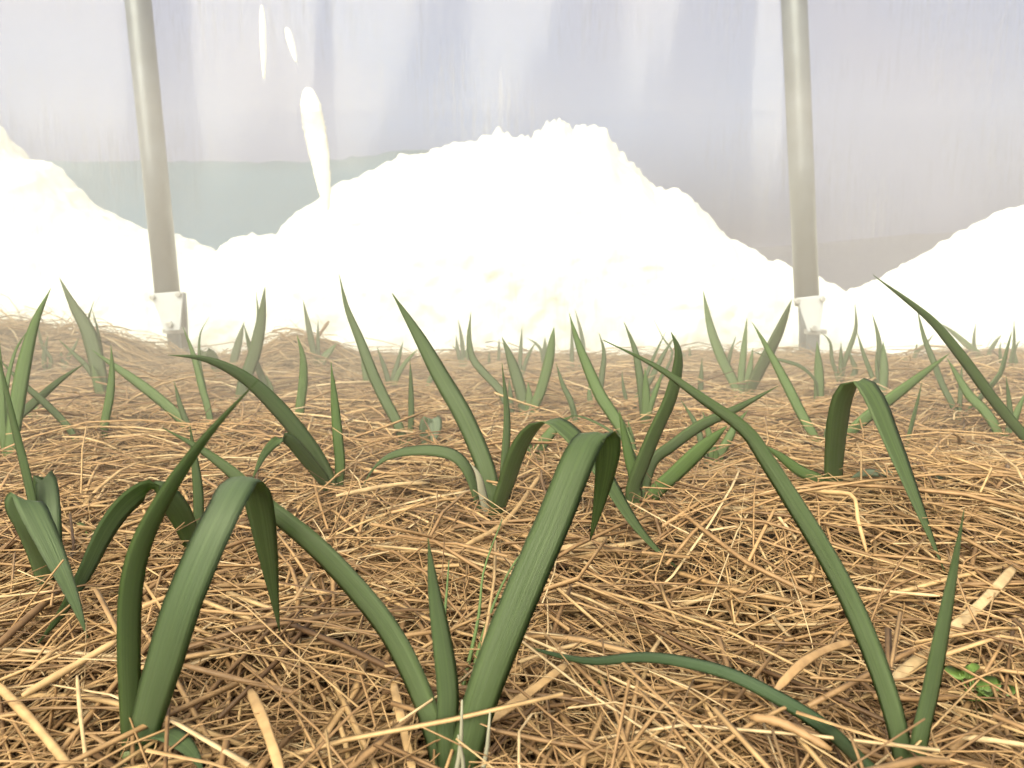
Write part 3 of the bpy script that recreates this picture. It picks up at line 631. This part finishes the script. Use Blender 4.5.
# ------------------------------------------------------------------ little weeds
M_WEED = flat_mat('weed_green', (.085, .15, .03), .5, 0, 200, .25)
def weed(label, px, py, n, size, spread):
    B = ground_hit(px, py); root = empty('weed', B); tag(root, label, 'weed')
    rs = random.Random(px)
    for i in range(n):
        a = rs.random() * 6.28; r = spread * (.3 + .7 * rs.random()); c = Vector((math.cos(a) * r, math.sin(a) * r * .7, .008 + .012 * rs.random()))
        s = size * (.6 + .6 * rs.random()); tl = rs.uniform(-.6, .6); V = []; F = []
        mseg = 7
        for k in range(mseg):
            q = k / (mseg - 1); wv = s * .55 * math.sin(math.pi * (.08 + .87 * q)) ** .8
            cx = c + Vector((math.cos(a), math.sin(a), .3 * math.sin(q * 2) + tl * .3)) * s * (q - .3)
            sd_ = Vector((-math.sin(a), math.cos(a), tl)).normalized() * wv
            V += [cx + sd_, cx + Vector((0, 0, -s * .12)), cx - sd_, cx + Vector((0, 0, -s * .12 - .0005))]
        for k in range(mseg - 1):
            for j in range(4): F.append((k * 4 + j, k * 4 + (j + 1) % 4, (k + 1) * 4 + (j + 1) % 4, (k + 1) * 4 + j))
        mesh_obj('leaf', V, F, M_WEED, root)
        V, F = tube([np.array((0, 0, -.012)), np.array(c) * .5 + np.array((0, 0, .002)), np.array(c)], [.0006, .0005, .0004], 5)
        mesh_obj('stalk', V, F, M_WEED, root)
weed('small bright green round-leaved weed at the bottom right corner', 972, 712, 8, .009, .012)
weed('little green weed seedling in the straw at left middle', 92, 548, 4, .006, .010)
weed('tiny green weed in the straw near the left edge behind the folded leaves', 35, 424, 4, .008, .014)
M_GRASS = flat_mat('grass_green', (.08, .13, .04), .5)
for lab, blades in [
  ('wispy tuft of fine dark green grass between the two big leaves at front centre', [[(462, 690), (478, 620), (484, 570), (502, 520)], [(468, 692), (486, 625), (510, 570), (540, 530)], [(440, 660), (446, 600), (449, 560)], [(466, 690), (490, 650), (500, 620)]]),
  ('few fine green grass blades lying low right of the big centre leaf', [[(590, 690), (560, 700), (530, 720)], [(600, 682), (620, 672), (650, 668)]])]:
    B = ground_hit(blades[0][0][0], blades[0][0][1] + 8); root = empty('grass_tuft', B); tag(root, lab, 'grass')
    for bl in blades:
        P3 = [np.array(at(x, y, B.y + .035 * i)) for i, (x, y) in enumerate(bl)]; C = catmull(P3, 12)
        V, F = tube(C, np.linspace(.0011, .0003, 12), 5)
        o = mesh_obj('blade', V, F, M_GRASS, root, loc=tuple(B)); o.location = (0, 0, 0)

# ------------------------------------------------------------------ hoop poles
def plate(corners, Y, th):
    f = [at(x, y, Y) for x, y in corners]; n = len(f); V = [p for p in f] + [p + Vector((0, th, 0)) for p in f]
    F = [tuple(range(n))[::-1], tuple(range(n, 2 * n))] + [(i, (i + 1) % n, n + (i + 1) % n, n + i) for i in range(n)]
    return V, F
def hoop(label, top, bot, lower, rear, corners, bolts):
    d = .046; sc = POLE_Y / FPX
    B0 = at(lower[-1][0], lower[-1][1], POLE_Y); B0.z = float(hf(B0.x, B0.y)) - .02
    root = empty('hoop_pole', B0); tag(root, label, 'pole', 'galvanized tunnel poles'); L = tuple(B0)
    t0 = np.array(at(*top, POLE_Y)); b0 = np.array(at(*bot, POLE_Y)); u = t0 - b0
    P = [b0 + u * q for q in (0, .5, 1)] + [b0 + u * q + np.array((0, -.06 * (q - 1) ** 2, 0)) for q in (1.3, 1.7, 2.1)]
    def put(name, V, F, mat, smooth=True):
        o = mesh_obj(name, [np.array(v) for v in V], F, mat, root, loc=L, smooth=smooth); o.location = (0, 0, 0); return o
    V, F = tube(P, [d / 2] * 6, 28); put('pole', V, F, M_GALV)
    lo = [np.array(at(x, y, POLE_Y)) for x, y in lower]; lo[-1][2] = L[2] - .05
    V, F = tube(lo, [.0125] * len(lo), 20); put('ground_post', V, F, M_GALV)
    re = [np.array(at(x, y, POLE_Y + .035)) for x, y in rear]; re[-1][2] = L[2] - .05
    V, F = tube(re, [.008] * len(re), 20); put('rear_post', V, F, M_GALV)
    V, F = plate(corners, POLE_Y - .030, .004); pl = put('bracket', V, F, M_PLATE, False)
    bv = pl.modifiers.new('bevel', 'BEVEL'); bv.width = .0012; bv.segments = 2
    for x, y, s in bolts:
        c = np.array(at(x, y, POLE_Y - .030)); V, F = tube([c + np.array((0, .006, 0)), c + np.array((0, -.006, 0)), c + np.array((0, -.0065, 0))], [s, s, s * .7], 6)
        b_ = mesh_obj('bolt', V, F, M_BOLT, root, loc=L, smooth=False); b_.location = (0, 0, 0)
    c0, c1 = at(corners[2][0] + 5, corners[2][1], POLE_Y), at(corners[3][0] - 2, corners[3][1], POLE_Y)
    mid = (np.array(c0) + np.array(c1)) / 2
    V, F = tube([mid + np.array((0, 0, .004)), mid - np.array((0, 0, .004))], [.021, .021], 20); put('clamp_band', V, F, M_BOLT, False)
hoop('leaning galvanized steel pole at left against the plastic film', (138, 0), (168, 300), [(170, 300), (173, 330), (176, 356)], [(182, 293), (183, 310), (184, 350)],
     [(150, 294), (183, 291), (180, 330), (165, 331)], [(153, 297, .0055), (179, 294, .0055), (170, 324, .0065)])
hoop('nearly upright galvanized steel pole at right against the plastic film', (794, -2), (807, 305), [(811, 305), (813, 330), (814, 366)], [(802, 296), (803, 330), (804, 358)],
     [(797, 298), (825, 295), (820, 331), (808, 332)], [(797, 301, .0055), (822, 299, .0055), (813, 328, .006)])

# ------------------------------------------------------------------ plastic film wall
m, t = newmat('polythene_film')
tc = N(t, 'ShaderNodeTexCoord')
def streak(scale_x, scale_z, lo, hi, detail=4, loc=0):
    mp_ = N(t, 'ShaderNodeMapping'); mp_.inputs['Scale'].default_value = (scale_x, 1, scale_z); mp_.inputs['Location'].default_value = (loc, 0, loc)
    t.links.new(tc.outputs['Object'], mp_.inputs[0]); n = N(t, 'ShaderNodeTexNoise'); n.inputs['Scale'].default_value = 1; n.inputs['Detail'].default_value = detail
    t.links.new(mp_.outputs[0], n.inputs[0]); r_ = ramp(t, [(lo, (0, 0, 0)), (hi, (1, 1, 1))]); t.links.new(n.outputs[0], r_.inputs[0]); return r_.outputs[0]
s1 = streak(95, 9, .50, .72); s2 = streak(3.0, 4.0, .40, .66, 2, 3.3); s3 = streak(22, 1.2, .42, .75, 3, 7.1); s4 = streak(240, 40, .56, .72, 3, 1.3)
def mth(op, a, b_):
    q = N(t, 'ShaderNodeMath', operation=op)
    for i, v in enumerate((a, b_)):
        if isinstance(v, (int, float)): q.inputs[i].default_value = v
        else: t.links.new(v, q.inputs[i])
    return q.outputs[0]
drops = mth('MULTIPLY', mth('ADD', s1, mth('MULTIPLY', s4, .6)), s2)
fac = mth('ADD', mth('ADD', .10, mth('MULTIPLY', drops, .24)), mth('MULTIPLY', s3, .012))
tr = t.nodes.new('ShaderNodeBsdfTransparent'); tr.inputs[0].default_value = (.96, .97, .98, 1)
df = t.nodes.new('ShaderNodeBsdfDiffuse'); df.inputs[0].default_value = (.15, .155, .17, 1)
tl = t.nodes.new('ShaderNodeBsdfTranslucent'); tl.inputs[0].default_value = (.72, .74, .80, 1)
m1 = t.nodes.new('ShaderNodeMixShader'); m1.inputs[0].default_value = .5; t.links.new(df.outputs[0], m1.inputs[1]); t.links.new(tl.outputs[0], m1.inputs[2])
m2 = t.nodes.new('ShaderNodeMixShader'); t.links.new(fac, m2.inputs[0]); t.links.new(tr.outputs[0], m2.inputs[1]); t.links.new(m1.outputs[0], m2.inputs[2])
gl = t.nodes.new('ShaderNodeBsdfGlossy'); gl.inputs['Roughness'].default_value = .16; m3 = t.nodes.new('ShaderNodeMixShader'); m3.inputs[0].default_value = .03
t.links.new(m2.outputs[0], m3.inputs[1]); t.links.new(gl.outputs[0], m3.inputs[2])
om = t.nodes.new('ShaderNodeOutputMaterial'); t.links.new(m3.outputs[0], om.inputs[0])
bn = N(t, 'ShaderNodeBump'); bn.inputs['Strength'].default_value = .15; bn.inputs['Distance'].default_value = .004
t.links.new(s3, bn.inputs['Height']); t.links.new(bn.outputs[0], gl.inputs['Normal']); t.links.new(bn.outputs[0], gl.inputs['Normal'])
FX = at(310, 150, FILM_Y).x
PX1, PX2 = at(150, 150, POLE_Y).x, at(799, 150, POLE_Y).x
nx, nz = 300, 90; V = []
for j in range(nz):
    z = -.12 + 2.9 * (j / (nz - 1)) ** 1.2
    for i in range(nx):
        x = -3 + 6 * i / (nx - 1)
        y = FILM_Y + .004 * math.sin(x * 9 + z * 2) + .003 * math.sin(x * 23 - z * 5)
        for pxx in (PX1, PX2): y += -.022 * math.exp(-((x - pxx) / .05) ** 2)
        y += -.012 * math.exp(-((x - FX - .05 * (z - .3)) / .02) ** 2) * math.exp(-((z - .45) / .35) ** 2)
        V.append((x, y, z))
F = [(j * nx + i, j * nx + i + 1, (j + 1) * nx + i + 1, (j + 1) * nx + i) for j in range(nz - 1) for i in range(nx - 1)]
film = mesh_obj('wall_back', V, F, m); tag(film, kind='structure')

# ------------------------------------------------------------------ snow outside
m, t = newmat('snow'); b, o_ = bsdf(t, Roughness=.75); b.inputs['Base Color'].default_value = (.97, .96, .84, 1)
tc = N(t, 'ShaderNodeTexCoord'); n = N(t, 'ShaderNodeTexNoise'); n.inputs['Scale'].default_value = 28; n.inputs['Detail'].default_value = 6
t.links.new(tc.outputs['Object'], n.inputs[0]); bump(t, b, n.outputs[0], .35, .02)
M_SNOW = m
prof = [(-400, 60), (-200, 85), (-60, 120), (0, 126), (12, 128), (17, 150), (26, 162), (58, 169), (75, 188), (97, 207), (128, 222), (150, 233), (180, 238), (205, 248), (228, 256), (243, 238), (273, 237), (282, 243), (300, 218), (340, 190), (370, 176), (402, 160), (430, 156), (450, 148), (470, 146), (500, 136), (512, 142), (530, 145), (548, 130), (560, 128), (572, 136), (585, 132), (600, 136), (610, 152), (628, 168), (645, 190), (680, 196), (702, 218), (720, 240), (740, 246), (755, 262), (780, 264), (805, 276), (834, 297), (850, 290), (872, 282), (905, 264), (935, 250), (965, 232), (995, 212), (1024, 206), (1100, 170), (1250, 150), (1450, 120)]
CY = 1.98
px_ = np.array([at(a, c, CY).x for a, c in prof]); pz_ = np.array([at(a, c, CY).z for a, c in prof])
nx, nt = 900, 140; V = np.zeros((nt, nx, 3))
for i in range(nx):
    x = -2.6 + 5.2 * i / (nx - 1); H = float(np.interp(x, px_, pz_))
    for j in range(nt):
        q = j / (nt - 1)
        if q < .6:
            a = q / .6; y = FILM_Y + .05 + (CY - FILM_Y - .05) * (a ** 2.6); z = -.15 + (H + .15) * (math.sin(a * math.pi / 2) ** .9)
        else:
            a = (q - .6) / .4; y = CY + a * .5; z = H - (H + .1) * a
        p = Vector((x * 7, y * 7, z * 7)); d = noise.fractal(p, .8, 2.0, 6) * .022
        d2 = abs(noise.noise(Vector((x * 26, y * 26, z * 26)))) * .014 + max(0, noise.noise(Vector((x * 55, y * 40, z * 55)))) * (.014 + .04 * math.exp(-((x - .12) / .16) ** 2)) * math.exp(-((q - .58) / .12) ** 2)
        V[j, i] = (x + d * .3, y + d * .8, z + (d * .35 + d2 * .8) * min(1, q * 3))
V[:, :, 1] = np.maximum(V[:, :, 1], FILM_Y + .035)
F = np.array([(j * nx + i, j * nx + i + 1, (j + 1) * nx + i + 1, (j + 1) * nx + i) for j in range(nt - 1) for i in range(nx - 1)])
tag(fast_mesh('snow_bank', V, F, M_SNOW, smooth=True), 'huge bright white snow bank piled up outside the plastic film', 'snow')
# sun glare on the film, shaped as thin white meshes just behind it
def add_glare(label, pts, w):
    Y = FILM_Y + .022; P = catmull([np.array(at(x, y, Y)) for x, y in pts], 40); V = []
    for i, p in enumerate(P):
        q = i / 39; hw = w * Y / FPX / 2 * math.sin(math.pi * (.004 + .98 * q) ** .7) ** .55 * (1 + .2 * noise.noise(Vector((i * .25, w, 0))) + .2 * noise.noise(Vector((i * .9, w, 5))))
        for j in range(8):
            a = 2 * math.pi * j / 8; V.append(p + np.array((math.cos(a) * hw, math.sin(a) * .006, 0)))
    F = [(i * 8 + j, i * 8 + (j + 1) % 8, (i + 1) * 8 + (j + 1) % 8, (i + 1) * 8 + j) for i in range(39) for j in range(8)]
    tag(mesh_obj('glare_streak', V, F, M_SNOW, loc=tuple(P[0])), label, 'glare', 'sun glare shaped as white streaks on the film')
add_glare('large bright white glare streak on the film between left pole and snow mound', [(308, 88), (313, 120), (320, 160), (327, 210)], 22)
add_glare('thin faint white glare streak high on the film right of the left pole', [(262, 6), (263, 40), (264, 78)], 6)
add_glare('small white glare spot on the film above the large streak', [(287, 28), (290, 40), (296, 62)], 7)

# ------------------------------------------------------------------ beyond the snow
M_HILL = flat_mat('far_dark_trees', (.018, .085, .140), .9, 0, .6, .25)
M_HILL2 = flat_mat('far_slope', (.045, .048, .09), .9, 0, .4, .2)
def ridge(name, pts, Y, dep, mat, label):
    P = catmull([np.array(at(x, y, Y)) for x, y in pts], 90); n = len(P); V = []
    for i, p in enumerate(P):
        k = .05 * noise.noise(Vector((i * .9, 3.1, 0))) * Y / 12
        V += [(p[0], Y - dep, -.6), (p[0], Y - dep * .3, p[2] * .75), (p[0], Y, p[2] + k), (p[0], Y + dep, p[2] * .6), (p[0], Y + dep * 1.5, -.6)]
    F = [(i * 5 + j, (i + 1) * 5 + j, (i + 1) * 5 + j + 1, i * 5 + j + 1) for i in range(n - 1) for j in range(4)]
    o = mesh_obj(name, V, F, mat); tag(o, label, kind='structure')
ridge('hill', [(-500, 150), (-100, 158), (60, 161), (160, 161), (280, 162), (350, 158), (420, 150), (470, 170), (500, 240)], 12, 1.0, M_HILL, 'distant dark line of trees seen through the film')
ridge('hill', [(300, 268), (450, 262), (600, 258), (700, 250), (790, 248), (860, 240), (960, 232), (1100, 226), (1500, 215)], 6.5, 3.6, M_HILL2, 'distant grey slope seen through the film')
V, F = grid(2, 2, -6, 6, 2.3, 3.4, lambda x, y: x * 0 - .35)
tag(mesh_obj('ground_outside', V, F, M_SNOW), kind='structure')

# ------------------------------------------------------------------ veiling glare from the snow, added as scattering volumes
def glare_veil(label, density, y0, z1, col):
    m, t = newmat('glare_scatter'); v = t.nodes.new('ShaderNodeVolumeScatter'); v.inputs['Density'].default_value = density; v.inputs['Color'].default_value = col; v.inputs['Anisotropy'].default_value = .0
    o_ = t.nodes.new('ShaderNodeOutputMaterial'); t.links.new(v.outputs[0], o_.inputs['Volume'])
    x0, x1, y1, z0 = -2.3, 2.3, 1.58, -.10
    V = [(x, y, z) for z in (z0, z1) for y in (y0, y1) for x in (x0, x1)]
    F = [(0, 2, 3, 1), (4, 5, 7, 6), (0, 1, 5, 4), (2, 6, 7, 3), (0, 4, 6, 2), (1, 3, 7, 5)]
    tag(mesh_obj('glare_veil', V, F, m, smooth=False), label, 'glare_veil', kind='stuff')
glare_veil('thin warm added veil of glare over the back half of the straw bed', .15, .45, 1.3, (1, .94, .86, 1))
glare_veil('thicker added veil of snow glare close to the plastic film', .38, .80, .45, (1, .91, .77, 1))
